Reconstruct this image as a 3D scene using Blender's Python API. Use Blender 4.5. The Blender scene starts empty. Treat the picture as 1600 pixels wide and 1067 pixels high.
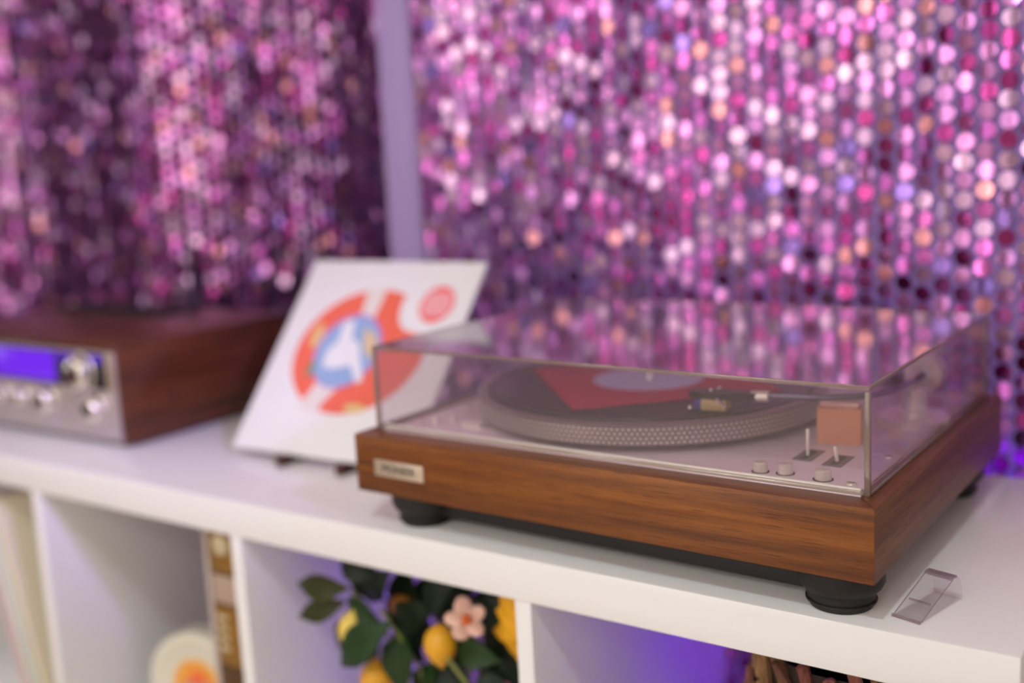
import bpy, bmesh, math, random
from mathutils import Vector, Matrix, Euler
random.seed(7)
PI = math.pi
R = math.radians
S = 0.01                                   # the scene is written in centimetres
sc = bpy.context.scene
C = sc.collection

# ------------------------------------------------------------------ camera
cam = bpy.data.cameras.new('camera')
cam.sensor_width = 36.0
cam.lens = 38.405
cam.clip_start = 0.01
cam.dof.use_dof = True
cam.dof.focus_distance = 0.77
cam.dof.aperture_fstop = 1.78
cam.dof.aperture_blades = 0
camo = bpy.data.objects.new('camera', cam)
C.objects.link(camo)
camo.location = (1.20356, -0.70327, 0.32900)
camo.rotation_euler = (1.400987, 0.051953, 0.599578)
sc.camera = camo

# ------------------------------------------------------------------ light
sc.view_settings.view_transform = 'Standard'
sc.view_settings.look = 'None'
sc.view_settings.gamma = 1.0
sc.view_settings.use_curve_mapping = False
sc.view_settings.exposure = -0.13
sc.cycles.max_bounces = 12
sc.cycles.transparent_max_bounces = 24

w = bpy.data.worlds.new('world')
sc.world = w
w.use_nodes = True
w.node_tree.nodes['Background'].inputs[0].default_value = (0.5, 0.42, 0.5, 1)
w.node_tree.nodes['Background'].inputs[1].default_value = 0.05


def area(name, loc, to, size, power, col, sy=None, spread=180):
    l = bpy.data.lights.new(name, 'AREA')
    l.energy = power
    l.color = col
    l.spread = R(spread)
    if sy:
        l.shape = 'RECTANGLE'
        l.size = size * S
        l.size_y = sy * S
    else:
        l.shape = 'DISK'
        l.size = size * S
    o = bpy.data.objects.new(name, l)
    C.objects.link(o)
    o.location = Vector(loc) * S
    d = (Vector(to) - Vector(loc))
    o.rotation_euler = d.to_track_quat('-Z', 'Y').to_euler()
    return o


def bulb(name, loc, rad, power, col):
    l = bpy.data.lights.new(name, 'POINT')
    l.energy = power
    l.color = col
    l.shadow_soft_size = rad * S
    o = bpy.data.objects.new(name, l)
    C.objects.link(o)
    o.location = Vector(loc) * S
    return o


WARM = (0.88, 1.0, 0.96)
area('ceiling_lamp_key', (108, -125, 176), (75, 10, 0), 16, 12, WARM)
area('ceiling_lamp_far', (-130, -230, 176), (60, 10, 0), 34, 3.2, WARM)
area('ceiling_lamp_back', (160, -265, 176), (160, -300, 0), 40, 20, (0.92, 1.0, 0.88))  # added wall washer, brightens the front wall that the sequins mirror
area('ceiling_lamp_floor', (40, -150, 176), (40, -150, 0), 40, 8, (0.96, 0.97, 1.0), None, 44)  # added lamp on the floor, for bounced fill into the compartments
area('ceiling_lamp_rear', (0, -265, 176), (0, -300, 0), 40, 18, (0.92, 1.0, 0.88))  # second added washer, for the middle of the front wall
area('ceiling_lamp_left', (-205, -120, 176), (-240, -120, 0), 40, 4, (0.92, 1.0, 0.88))  # added to brighten the left wall mirrored in the curtain
ADDED_WIN = [('front', -30, 60, -20, 110), ('front', -152, -98, -20, 110), ('front', 185, 270, -20, 110), ('left', -305, -255, 95, 150), ('left', -160, -105, -20, 110)]  # out-of-view windows, added and placed for their reflections in the sequins
for sd, a, b, c0, c1 in ADDED_WIN:
    zc, zh = (c0 + c1) / 2, c1 - c0
    if sd == 'front':
        area('window_daylight', ((a + b) / 2, -323, zc), ((a + b) / 2, 0, zc), b - a, 5.5, (0.86, 0.93, 1.0), zh)
    else:
        area('window_daylight', (-253, (a + b) / 2, zc), (0, (a + b) / 2, zc), b - a, 4 * zh / 130, (0.86, 0.93, 1.0), zh)
# party lights: a violet strip on the back of the shelf and a violet wash; the pink wash is added fill
area('violet_strip', (79, 40.6, -9), (79, 50, -10), 58, 8, (0.20, 0.03, 1.0), 2, 130)
area('violet_wash', (230, -60, 120), (4, 14, 6), 16, 0.36, (0.5, 0.36, 1.0), None, 14)
area('pink_wash', (-140, -80, 165), (40, 45, 45), 24, 0.5, (1.0, 0.4, 0.85), None, 60)
for bx, by, bz in ((40, -260, 95), (-60, -240, 120), (150, -230, 110), (-170, -150, 60), (10, -290, 60), (90, -290, 140), (-110, -285, 80)):
    bulb('string_bulb', (bx, by, bz), 6.5, 5.5, (1.0, 0.86, 0.74))  # unseen bulbs added to give the sequins bright sparkles

# ------------------------------------------------------------------ materials
MATS = {}


def lin(r, g, b):
    f = lambda c: ((c / 255 + 0.055) / 1.055) ** 2.4 if c > 10 else c / 255 / 12.92
    return (f(r), f(g), f(b), 1.0)


def mat(name, col, rough=0.5, metal=0.0, spec=0.5, coat=0.0, noise=0.0, nscale=30, bump=0.0, emit=None, estr=1.0):
    if name in MATS:
        return MATS[name]
    m = bpy.data.materials.new(name)
    m.use_nodes = True
    nt = m.node_tree
    p = nt.nodes['Principled BSDF']
    p.inputs['Base Color'].default_value = col
    p.inputs['Roughness'].default_value = rough
    p.inputs['Metallic'].default_value = metal
    p.inputs['Specular IOR Level'].default_value = spec
    p.inputs['Coat Weight'].default_value = coat
    if emit:
        p.inputs['Emission Color'].default_value = emit
        p.inputs['Emission Strength'].default_value = estr
    if noise or bump:
        tc = nt.nodes.new('ShaderNodeTexCoord')
        n = nt.nodes.new('ShaderNodeTexNoise')
        n.inputs['Scale'].default_value = nscale
        n.inputs['Detail'].default_value = 4
        nt.links.new(tc.outputs['Object'], n.inputs['Vector'])
        if noise:
            mx = nt.nodes.new('ShaderNodeMix')
            mx.data_type = 'RGBA'
            mx.inputs[6].default_value = tuple(c * (1 - noise) for c in col[:3]) + (1,)
            mx.inputs[7].default_value = tuple(min(1, c * (1 + noise)) for c in col[:3]) + (1,)
            nt.links.new(n.outputs['Fac'], mx.inputs[0])
            nt.links.new(mx.outputs[2], p.inputs['Base Color'])
        if bump:
            b = nt.nodes.new('ShaderNodeBump')
            b.inputs['Strength'].default_value = bump
            b.inputs['Distance'].default_value = 0.002
            nt.links.new(n.outputs['Fac'], b.inputs['Height'])
            nt.links.new(b.outputs['Normal'], p.inputs['Normal'])
    MATS[name] = m
    return m


def wood(name, dark, mid, light, axis='x', rough=0.38, scale=1.0):
    m = bpy.data.materials.new(name)
    m.use_nodes = True
    nt = m.node_tree
    L = nt.links.new
    p = nt.nodes['Principled BSDF']
    tc = nt.nodes.new('ShaderNodeTexCoord')

    def mapped(along, across):
        mp = nt.nodes.new('ShaderNodeMapping')
        s = [across * scale] * 3
        s['xyz'.index(axis)] = along * scale
        mp.inputs['Scale'].default_value = s
        L(tc.outputs['Object'], mp.inputs['Vector'])
        return mp
    a = mapped(2.2, 26)
    n1 = nt.nodes.new('ShaderNodeTexNoise')
    n1.inputs['Scale'].default_value = 1.6
    n1.inputs['Detail'].default_value = 5
    n1.inputs['Distortion'].default_value = 0.8
    L(a.outputs[0], n1.inputs['Vector'])
    b = mapped(34, 1250)
    n2 = nt.nodes.new('ShaderNodeTexNoise')
    n2.inputs['Scale'].default_value = 1.0
    n2.inputs['Detail'].default_value = 3
    L(b.outputs[0], n2.inputs['Vector'])
    c = mapped(5, 150)
    n3 = nt.nodes.new('ShaderNodeTexNoise')
    n3.inputs['Scale'].default_value = 1.0
    n3.inputs['Detail'].default_value = 4
    L(c.outputs[0], n3.inputs['Vector'])
    r1 = nt.nodes.new('ShaderNodeValToRGB')
    r1.color_ramp.elements[0].position = 0.30
    r1.color_ramp.elements[0].color = dark
    r1.color_ramp.elements[1].position = 0.68
    r1.color_ramp.elements[1].color = light
    e = r1.color_ramp.elements.new(0.48)
    e.color = mid
    mixn = nt.nodes.new('ShaderNodeMix')
    mixn.data_type = 'FLOAT'
    mixn.inputs[0].default_value = 0.45
    L(n1.outputs['Fac'], mixn.inputs[2])
    L(n3.outputs['Fac'], mixn.inputs[3])
    L(mixn.outputs[0], r1.inputs[0])
    r2 = nt.nodes.new('ShaderNodeValToRGB')
    r2.color_ramp.elements[0].position = 0.36
    r2.color_ramp.elements[0].color = (0.28, 0.22, 0.2, 1)
    r2.color_ramp.elements[1].position = 0.46
    r2.color_ramp.elements[1].color = (1, 1, 1, 1)
    L(n2.outputs['Fac'], r2.inputs[0])
    mx = nt.nodes.new('ShaderNodeMix')
    mx.data_type = 'RGBA'
    mx.blend_type = 'MULTIPLY'
    mx.inputs[0].default_value = 0.62
    L(r1.outputs[0], mx.inputs[6])
    L(r2.outputs[0], mx.inputs[7])
    L(mx.outputs[2], p.inputs['Base Color'])
    p.inputs['Roughness'].default_value = rough
    p.inputs['Specular IOR Level'].default_value = 0.4
    bm = nt.nodes.new('ShaderNodeBump')
    bm.inputs['Strength'].default_value = 0.12
    bm.inputs['Distance'].default_value = 0.0008
    L(n2.outputs['Fac'], bm.inputs['Height'])
    L(bm.outputs['Normal'], p.inputs['Normal'])
    MATS[name] = m
    return m


def acrylic(name, tint, haze, rough=0.02, hazecol=(0.8, 0.75, 0.78, 1), f0=0.045, f1=1.0):
    """thin clear plastic: Fresnel reflection over clear transmission with a film of dust"""
    m = bpy.data.materials.new(name)
    m.use_nodes = True
    nt = m.node_tree
    L = nt.links.new
    nt.nodes.remove(nt.nodes['Principled BSDF'])
    out = nt.nodes['Material Output']
    g = nt.nodes.new('ShaderNodeNewGeometry')
    dot = nt.nodes.new('ShaderNodeVectorMath')
    dot.operation = 'DOT_PRODUCT'
    L(g.outputs['Normal'], dot.inputs[0])
    L(g.outputs['Incoming'], dot.inputs[1])

    def mth(op, a, b=None):
        n = nt.nodes.new('ShaderNodeMath')
        n.operation = op
        for i, v in enumerate((a, b)):
            if v is None:
                continue
            if isinstance(v, (int, float)):
                n.inputs[i].default_value = v
            else:
                L(v, n.inputs[i])
        return n.outputs[0]
    ab = mth('ABSOLUTE', dot.outputs['Value'])
    inv = mth('SUBTRACT', 1.0, ab)
    p5 = mth('POWER', inv, 5.0)
    fr = mth('ADD', mth('MULTIPLY', p5, f1 - f0), f0)
    tr = nt.nodes.new('ShaderNodeBsdfTransparent')
    tr.inputs[0].default_value = tint
    gl = nt.nodes.new('ShaderNodeBsdfGlossy')
    gl.inputs['Roughness'].default_value = rough
    df = nt.nodes.new('ShaderNodeBsdfDiffuse')
    df.inputs[0].default_value = hazecol
    m1 = nt.nodes.new('ShaderNodeMixShader')
    m1.inputs[0].default_value = haze
    tl = nt.nodes.new('ShaderNodeBsdfTranslucent')
    tl.inputs[0].default_value = hazecol
    m0 = nt.nodes.new('ShaderNodeMixShader')
    m0.inputs[0].default_value = 0.6
    L(df.outputs[0], m0.inputs[1])
    L(tl.outputs[0], m0.inputs[2])
    L(tr.outputs[0], m1.inputs[1])
    L(m0.outputs[0], m1.inputs[2])
    m2 = nt.nodes.new('ShaderNodeMixShader')
    L(fr, m2.inputs[0])
    L(m1.outputs[0], m2.inputs[1])
    L(gl.outputs[0], m2.inputs[2])
    L(m2.outputs[0], out.inputs['Surface'])
    MATS[name] = m
    return m


white = mat('white_foil', lin(238, 236, 238), 0.24, spec=0.55)
walnut = wood('walnut_front', lin(54, 27, 9), lin(112, 60, 19), lin(150, 90, 34), 'x')
walnut_y = wood('walnut_side', lin(50, 26, 14), lin(98, 55, 28), lin(126, 76, 42), 'y')  # the front's walnut darkened, shade of the sides put into the colour
walnut_dk = wood('walnut_receiver', lin(42, 20, 12), lin(84, 44, 22), lin(112, 62, 34), 'y', rough=0.3)
walnut_dkx = wood('walnut_receiver_top', lin(42, 20, 12), lin(84, 44, 22), lin(112, 62, 34), 'x', rough=0.3)
black = mat('black_plastic', lin(26, 23, 24), 0.55, noise=0.2, nscale=80)
rubber = mat('black_rubber', lin(22, 20, 20), 0.6, noise=0.25, nscale=120, bump=0.15)
alu = mat('brushed_aluminium', lin(236, 216, 226), 0.4, 0.25)
deckm = mat('deck_metal', lin(214, 196, 206), 0.48, 0.3, noise=0.05, nscale=60)
chrome = mat('chrome', lin(225, 222, 220), 0.14, 1.0)
satin = mat('satin_silver', lin(236, 228, 216), 0.3, 0.55)
platm = mat('platter_metal', lin(150, 132, 138), 0.35, 0.7)
vinyl = mat('vinyl', lin(16, 14, 18), 0.28, spec=0.6)
clear = acrylic('clear_lid', (0.965, 0.94, 0.955, 1), 0.06, f1=1.0)
clear_top = acrylic('clear_lid_top', (0.965, 0.94, 0.955, 1), 0.13, 0.06, f0=0.2, f1=1.0)
edge = acrylic('lid_edge', (0.70, 0.58, 0.52, 1), 0.45, 0.1, (0.62, 0.52, 0.45, 1), f0=0.10)
stand_clear = acrylic('clear_stand', (0.985, 0.975, 0.985, 1), 0.008, 0.03, f0=0.05)
stand_edge = acrylic('clear_stand_edge', (0.84, 0.77, 0.82, 1), 0.12, 0.05, (0.5, 0.4, 0.45, 1), f0=0.15)

# ------------------------------------------------------------------ mesh helpers


class MB:
    """collects shapes in a bmesh; build() links them as one mesh object"""

    def __init__(self):
        self.bm = bmesh.new()
        self.smooth = False

    def box(self, x0, x1, y0, y1, z0, z1, bev=0.0, seg=2):
        t = bmesh.new()
        vs = [t.verts.new((x, y, z)) for x in (x0, x1) for y in (y0, y1) for z in (z0, z1)]
        for f in ((0, 1, 3, 2), (4, 6, 7, 5), (0, 4, 5, 1), (2, 3, 7, 6), (0, 2, 6, 4), (1, 5, 7, 3)):
            t.faces.new([vs[i] for i in f])
        if bev:
            bmesh.ops.bevel(t, geom=t.edges[:] + t.verts[:], offset=bev, segments=seg, profile=0.5, affect='EDGES')
        self._join(t)
        return self

    def lathe(self, prof, n=32, m=None):
        t = bmesh.new()
        rings = []
        for r, z in prof:
            if r < 1e-6:
                rings.append([t.verts.new((0, 0, z))])
            else:
                rings.append([t.verts.new((r * math.cos(2 * PI * i / n), r * math.sin(2 * PI * i / n), z)) for i in range(n)])
        for a, b in zip(rings, rings[1:]):
            for i in range(n):
                j = (i + 1) % n
                if len(a) == 1 and len(b) == 1:
                    continue
                if len(a) == 1:
                    t.faces.new((a[0], b[i], b[j]))
                elif len(b) == 1:
                    t.faces.new((a[i], b[0], a[j]))
                else:
                    t.faces.new((a[i], b[i], b[j], a[j]))
        bmesh.ops.recalc_face_normals(t, faces=t.faces[:])
        if m is not None:
            t.transform(m)
        self._join(t)
        return self

    def tube(self, pts, r, n=10, taper=None):
        t = bmesh.new()
        pts = [Vector(p) for p in pts]
        rings = []
        up = Vector((0, 0, 1))
        for i, p in enumerate(pts):
            d = (pts[min(i + 1, len(pts) - 1)] - pts[max(i - 1, 0)]).normalized()
            a = d.cross(up if abs(d.z) < 0.95 else Vector((1, 0, 0))).normalized()
            b = a.cross(d).normalized()
            rr = r if taper is None else r + (taper - r) * i / (len(pts) - 1)
            rings.append([t.verts.new(p + rr * (a * math.cos(2 * PI * k / n) + b * math.sin(2 * PI * k / n))) for k in range(n)])
        for u, v in zip(rings, rings[1:]):
            for k in range(n):
                t.faces.new((u[k], u[(k + 1) % n], v[(k + 1) % n], v[k]))
        t.faces.new(rings[0][::-1])
        t.faces.new(rings[-1])
        bmesh.ops.recalc_face_normals(t, faces=t.faces[:])
        self._join(t)
        return self

    def prism(self, pts, z0, z1, m=None):
        t = bmesh.new()
        lo = [t.verts.new((x, y, z0)) for x, y in pts]
        hi = [t.verts.new((x, y, z1)) for x, y in pts]
        n = len(pts)
        t.faces.new(lo[::-1])
        t.faces.new(hi)
        for i in range(n):
            t.faces.new((lo[i], lo[(i + 1) % n], hi[(i + 1) % n], hi[i]))
        bmesh.ops.recalc_face_normals(t, faces=t.faces[:])
        if m is not None:
            t.transform(m)
        self._join(t)
        return self

    def ball(self, c, r, sx=1, sy=1, sz=1, seg=16, m=None):
        t = bmesh.new()
        bmesh.ops.create_uvsphere(t, u_segments=seg, v_segments=max(6, seg * 2 // 3), radius=r)
        t.transform(Matrix.Diagonal((sx, sy, sz, 1)))
        if m is not None:
            t.transform(m)
        t.transform(Matrix.Translation(c))
        self._join(t)
        return self

    def _join(self, t):
        me = bpy.data.meshes.new('tmp')
        t.to_mesh(me)
        t.free()
        self.bm.from_mesh(me)
        bpy.data.meshes.remove(me)

    def mesh(self, name, m, smooth=None):
        me = bpy.data.meshes.new(name)
        self.bm.transform(Matrix.Scale(S, 4))
        self.bm.to_mesh(me)
        self.bm.free()
        if m is not None:
            me.materials.append(m)
        if smooth is not None:
            me.shade_smooth()
            try:
                me.set_sharp_from_angle(angle=R(smooth))
            except Exception:
                pass
        return me

    def build(self, name, m, parent=None, smooth=35, loc=None, rot=None):
        return link(name, self.mesh(name, m, smooth), parent, loc, rot)


def link(name, me, parent=None, loc=None, rot=None):
    o = bpy.data.objects.new(name, me)
    C.objects.link(o)
    if parent is not None:
        o.parent = parent
    if loc is not None:
        o.location = Vector(loc) * S
    if rot is not None:
        o.rotation_euler = rot
    return o


def tag(o, label, cat, group=None, kind=None):
    o['label'] = label
    o['category'] = cat
    if group:
        o['group'] = group
    if kind:
        o['kind'] = kind
    return o


def thing(name, label, cat, loc=(0, 0, 0), rot=(0, 0, 0), group=None):
    o = bpy.data.objects.new(name, None)
    o.empty_display_size = 0.05
    C.objects.link(o)
    o.location = Vector(loc) * S
    o.rotation_euler = rot
    return tag(o, label, cat, group)


def struct(name, mb, m):
    o = mb.build(name, m, smooth=None)
    o['kind'] = 'structure'
    return o


def circle(cx, cy, rx, ry=None, n=40, a0=0.0, a1=2 * PI):
    ry = rx if ry is None else ry
    full = abs(a1 - a0 - 2 * PI) < 1e-6
    k = n if full else n + 1
    return [(cx + rx * math.cos(a0 + (a1 - a0) * i / n), cy + ry * math.sin(a0 + (a1 - a0) * i / n)) for i in range(k)]


# ------------------------------------------------------------------ the room
FZ = -76.4
floor_m = mat('floor_wood', lin(196, 184, 172), 0.5, noise=0.12, nscale=6)
wall_m = mat('wall_paint', lin(214, 204, 200), 0.8, noise=0.04, nscale=3)
wallf_m = mat('wall_front_paint', lin(222, 206, 200), 0.8, noise=0.06, nscale=3)
ceil_m = mat('ceiling_paint', lin(225, 215, 212), 0.9, noise=0.03, nscale=3)
struct('floor', MB().box(-260, 300, -330, 75, FZ - 5, FZ), floor_m)
struct('ceiling', MB().box(-260, 300, -330, 75, 180, 185), ceil_m)
struct('wall_back', MB().box(-260, 300, 70, 75, FZ, 180), wall_m)
struct('wall_front', MB().box(-260, 300, -330, -325, FZ, 180), wallf_m)
plum_m = mat('wall_plum_paint', lin(92, 64, 82), 0.8, noise=0.04, nscale=3)
struct('wall_left', MB().box(-260, -255, -325, 70, FZ, 180), plum_m)
struct('wall_right', MB().box(295, 300, -325, 70, FZ, 180), wall_m)

dr_m = mat('door_dark', lin(52, 36, 34), 0.5, noise=0.15, nscale=8)  # unseen door added so that some sequins reflect dark
for i, (a, b, t) in enumerate(((84, 172, 125),)):
    dro = struct('door_%d' % (i + 1), MB().box(a, b, -325, -320, FZ + 0.1, t, 0.6), dr_m)
    MB().box(a + 10, b - 10, -320.5, -319, FZ + 12, 10, 0.4).build('door_panel', dr_m, dro)
    MB().box(a + 10, b - 10, -320.5, -319, 20, t - 12, 0.4).build('door_panel', dr_m, dro)
    MB().tube([(a + 6, -319.8, 8), (a + 6, -315, 8), (a + 16, -315, 8)], 0.9, 10).build('door_handle', chrome, dro)

fr_m = mat('window_frame_paint', lin(230, 226, 222), 0.5)  # frames around the added window lights
for i, (sd, a, b, c0, c1) in enumerate(ADDED_WIN):
    mb = MB()
    for u0, u1, v0, v1 in ((a - 6, a, c0 - 6, c1 + 6), (b, b + 6, c0 - 6, c1 + 6), (a, b, c1, c1 + 6), (a, b, c0 - 6, c0), ((a + b) / 2 - 2, (a + b) / 2 + 2, c0, c1), (a, b, (c0 + c1) / 2 - 2, (c0 + c1) / 2 + 2)):
        if sd == 'front':
            mb.box(u0, u1, -325, -321, v0, v1)
        else:
            mb.box(-255, -251, u0, u1, v0, v1)
    struct('window_%d' % (i + 1), mb, fr_m)

# ------------------------------------------------------------------ shelf unit
sh = thing('cube_shelf', 'white foil cube shelf unit with square open compartments under the turntable', 'shelf', (35.9, 19.5, FZ))


def sbox(name, x0, x1, y0, y1, z0, z1, bev=0.12):
    cx, cy, cz = (x0 + x1) / 2, (y0 + y1) / 2, (z0 + z1) / 2
    o = MB().box(x0 - cx, x1 - cx, y0 - cy, y1 - cy, z0 - cz, z1 - cz, bev).build(name, white, sh, loc=(cx - 35.9, cy - 19.5, cz - FZ))
    return o


sbox('top_board', -37.3, 109.1, 0, 39, -3.8, 0, 0.16)
sbox('bottom_board', -37.3, 109.1, 0, 39, FZ, -72.4)
sbox('side_panel', -37.3, -33.5, 0.02, 38.98, -72.4, -3.8)
sbox('side_panel', 105.3, 109.1, 0.02, 38.98, -72.4, -3.8)
for x in (0, 35.1, 70.2):
    sbox('divider', x, x + 1.6, 0.05, 38.9, -72.4, -3.8, 0.06)
for x in (-33.5, 1.6, 36.7, 71.8):
    sbox('middle_board', x, x + 33.5, 0.05, 38.9, -38.9, -37.3, 0.06)

# ------------------------------------------------------------------ turntable
W, D, ZB, ZT, HL = 47.11, 36.73, 3.39, 8.68, 16.36
tt = thing('turntable', 'walnut turntable under a clear acrylic dust cover on the white shelf', 'turntable', (53.07, 0.42, 0), (0, 0, -0.025))
FT = 2.2


def wb(name, x0, x1, y0, y1, z0, z1, m, bev=0.08):
    return MB().box(x0, x1, y0, y1, z0, z1, bev).build(name, m, tt)


for nm, pts, m in (('front_panel', [(0, 0), (W, 0), (W - 1.6, FT), (1.6, FT)], walnut), ('back_panel', [(0, D), (1.6, D - 1.6), (W - 1.6, D - 1.6), (W, D)], walnut),
                   ('side_panel', [(0, 0), (1.6, FT), (1.6, D - 1.6), (0, D)], walnut_y), ('side_panel', [(W, 0), (W, D), (W - 1.6, D - 1.6), (W - 1.6, FT)], walnut_y)):
    mb = MB().prism(pts, ZB, ZT)
    bmesh.ops.bevel(mb.bm, geom=mb.bm.edges[:], offset=0.05, segments=2, profile=0.5, affect='EDGES')
    mb.build(nm, m, tt)
wb('base_tray', 4.0, W - 4.0, 3.2, D - 3, 0.9, ZB + 0.4, black, 0.15)
for fx in (4.6, W - 3.6):
    for fy in (3.9, D - 4.0):
        f = MB().lathe([(0, 3.5), (3.05, 3.5), (3.05, 2.0), (2.85, 1.55), (2.45, 1.15), (2.35, 0.35), (2.2, 0.05), (0, 0.0)], 40)
        fo = f.build('foot', rubber, tt, loc=(fx, fy, 0))
        MB().lathe([(2.42, 0.62), (2.5, 0.58), (2.5, 0.46), (2.4, 0.42)], 40).build('rubber_ring', black, fo)
# nameplate with its lettering
npz = (5.1, 6.6)
plate = MB().box(2.35, 8.05, -0.12, 0.05, npz[0], npz[1], 0.06).build('nameplate', mat('plate_silver', lin(206, 190, 170), 0.35, 0.6), tt)
tx = bpy.data.curves.new('lettering', 'FONT')
tx.body = 'PIONEER'
tx.size = 0.0098
tx.align_x = 'CENTER'
tx.align_y = 'CENTER'
tx.extrude = 0.0001
tx.offset = 0.00012
txo = bpy.data.objects.new('lettering_curve', tx)
C.objects.link(txo)
bpy.context.view_layer.update()
tme = bpy.data.meshes.new_from_object(txo)
bpy.data.objects.remove(txo)
tme.materials.clear()
tme.materials.append(mat('letter_ink', lin(40, 32, 28), 0.5))
lo = link('lettering', tme, plate, loc=(5.2, -0.125, 5.85), rot=(R(90), 0, 0))
# deck
DZ = 8.75
MB().box(1.65, W - 1.65, FT + 0.02, D - 1.65, 8.0, DZ, 0.03).build('deck', deckm, tt)
cp = MB().box(2.6, 45.3, 2.75, 12.5, DZ - 0.02, DZ + 0.16, 0.05).build('control_plate', alu, tt)
MB().box(1.7, 45.4, 2.42, 2.72, DZ - 0.02, DZ + 0.42, 0.06).build('front_trim', mat('trim_white_metal', lin(238, 232, 222), 0.4, 0.2), tt)
for x, y in ((44.2, 4.0), (44.5, 11.6), (3.6, 4.0), (3.6, 11.6)):
    so = MB().lathe([(0, 0.12), (0.3, 0.12), (0.38, 0.06), (0.4, 0)], 20).build('screw', satin, tt, loc=(x, y, DZ + 0.16))
    MB().box(-0.28, 0.28, -0.04, 0.04, 0.1, 0.135).build('screw_slot', black, so)
for x, y, r in ((37.4, 4.1, 0.52), (39.2, 4.4, 0.56), (42.1, 4.2, 0.6)):
    MB().lathe([(0, 0.02), (r + 0.14, 0.02), (r + 0.14, 0), (0, 0)], 28).build('button_collar', black, tt, loc=(x, y, DZ + 0.16))
    MB().lathe([(0, 0.78), (r - 0.1, 0.78), (r, 0.68), (r, 0), (0, 0)], 28).build('button', satin, tt, loc=(x, y, DZ + 0.16))
slot = mat('slot_grey', lin(120, 104, 106), 0.5, 0.4)
for x, y, h, tl in ((39.0, 9.6, 2.15, 0.0), (41.5, 9.0, 1.2, -0.14)):
    lp = MB().box(-0.75, 0.75, -1.6, 1.6, 0, 0.05, 0.02).build('lever_plate', slot, tt, loc=(x, y, DZ + 0.16))
    MB().box(-0.28, 0.28, -1.25, 1.25, 0.05, 0.06).build('lever_slot', black, lp)
    MB().lathe([(0, h), (0.13, h - 0.03), (0.16, h - 0.12), (0.13, 0), (0, 0)], 14, Matrix.Rotation(tl, 4, 'Y')).build('lever', satin, tt, loc=(x, y - 0.2, DZ + 0.2))
for x, y, r, h in ((5.6, 4.9, 0.42, 0.9), (3.9, 4.6, 0.3, 0.35), (6.6, 6.2, 0.28, 0.9)):
    MB().lathe([(0, h), (r - 0.08, h), (r, h - 0.08), (r * 0.7, 0), (0, 0)], 20).build('knob', satin, tt, loc=(x, y, DZ + 0.16))
MB().prism([(-1.1, -0.3), (1.0, -0.45), (1.2, 0.1), (0.2, 0.5), (-1.0, 0.3)], 0.0, 0.55).build('strobe_lamp', satin, tt, loc=(9.5, 5.6, DZ + 0.16))
# platter
PX, PY, PR = 20.4, 18.5, 15.95
pl = MB().lathe([(0, 9.3), (PR - 1.2, 9.3), (PR - 0.2, 9.55), (PR - 0.1, 9.65), (PR - 0.1, 11.15), (PR + 0.06, 11.22), (PR + 0.10, 11.36), (PR - 0.05, 11.46), (PR - 0.75, 11.46), (PR - 0.85, 11.3), (0, 11.3)], 128).build('platter', platm, tt, loc=(PX, PY, 0))
d = MB()
bmd = d.bm
NR = 216
for row in range(4):
    z = 9.83 + row * 0.37
    for k in range(NR):
        a = 2 * PI * (k + 0.5 * (row % 2)) / NR
        rad = Vector((math.cos(a), math.sin(a), 0))
        tan = Vector((-rad.y, rad.x, 0))
        up = Vector((0, 0, 1))
        b0 = rad * (PR - 0.12) + up * z
        hw, hh = 0.15, 0.135
        ring = [bmd.verts.new(b0 + tan * (hw * math.cos(t)) + up * (hh * math.sin(t))) for t in (0, PI / 3, 2 * PI / 3, PI, 4 * PI / 3, 5 * PI / 3)]
        top = bmd.verts.new(b0 + rad * 0.15)
        for i in range(6):
            bmd.faces.new((ring[i], ring[(i + 1) % 6], top))
so = d.build('strobe_dots', mat('strobe_dot_metal', lin(205, 196, 190), 0.4, 0.7), pl, smooth=80)
so['kind'] = 'stuff'
MB().lathe([(0, 11.42), (14.6, 11.42), (14.7, 11.3), (0, 11.3)], 96).build('slip_mat', rubber, pl)
MB().lathe([(0, 12.35), (0.22, 12.3), (0.34, 12.1), (0.34, 11.3), (0, 11.3)], 18).build('spindle', chrome, pl)
# tonearm
ta = MB().lathe([(0, 0.8), (2.7, 0.8), (2.9, 0.65), (2.9, 0), (0, 0)], 48).build('tonearm_base', satin, tt, loc=(43.0, 23.2, DZ))
MB().lathe([(0, 3.2), (0.9, 3.2), (1.1, 3.0), (1.1, 1.3), (1.5, 1.1), (1.5, 0.7), (0, 0.7)], 32).build('pivot_housing', satin, ta)
AZ = 3.35 + DZ
pv = Vector((43.0, 23.2, AZ + 0.35))
pts = []
P0, P1, P2, P3 = pv, Vector((43.4, 14.5, AZ + 0.55)), Vector((40.5, 12.6, AZ + 0.7)), Vector((34.0, 11.4, AZ + 0.72))
for i in range(17):
    t = i / 16
    pts.append(P0 * (1 - t) ** 3 + P1 * 3 * t * (1 - t) ** 2 + P2 * 3 * t * t * (1 - t) + P3 * t ** 3)
arm = MB().tube(pts, 0.27, 12).build('arm_tube', mat('arm_grey', lin(124, 114, 136), 0.35, 0.9), tt)
cw = MB()
back = Vector((43.0, 23.2, AZ + 0.35))
cw.lathe([(0, 0), (1.5, 0), (1.6, 0.1), (1.6, 2.0), (1.5, 2.1), (0, 2.1)], 32, Matrix.Translation((43.0, 25.6, AZ + 0.3)) @ Matrix.Rotation(R(-90), 4, 'X'))
cw.build('counterweight', satin, tt)
MB().tube([(43.0, 23.0, AZ + 0.3), (43.0, 28.4, AZ + 0.3)], 0.3, 10).build('arm_stub', black, tt)
hm = mat('headshell_black', lin(36, 26, 32), 0.35, spec=0.6)
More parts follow.
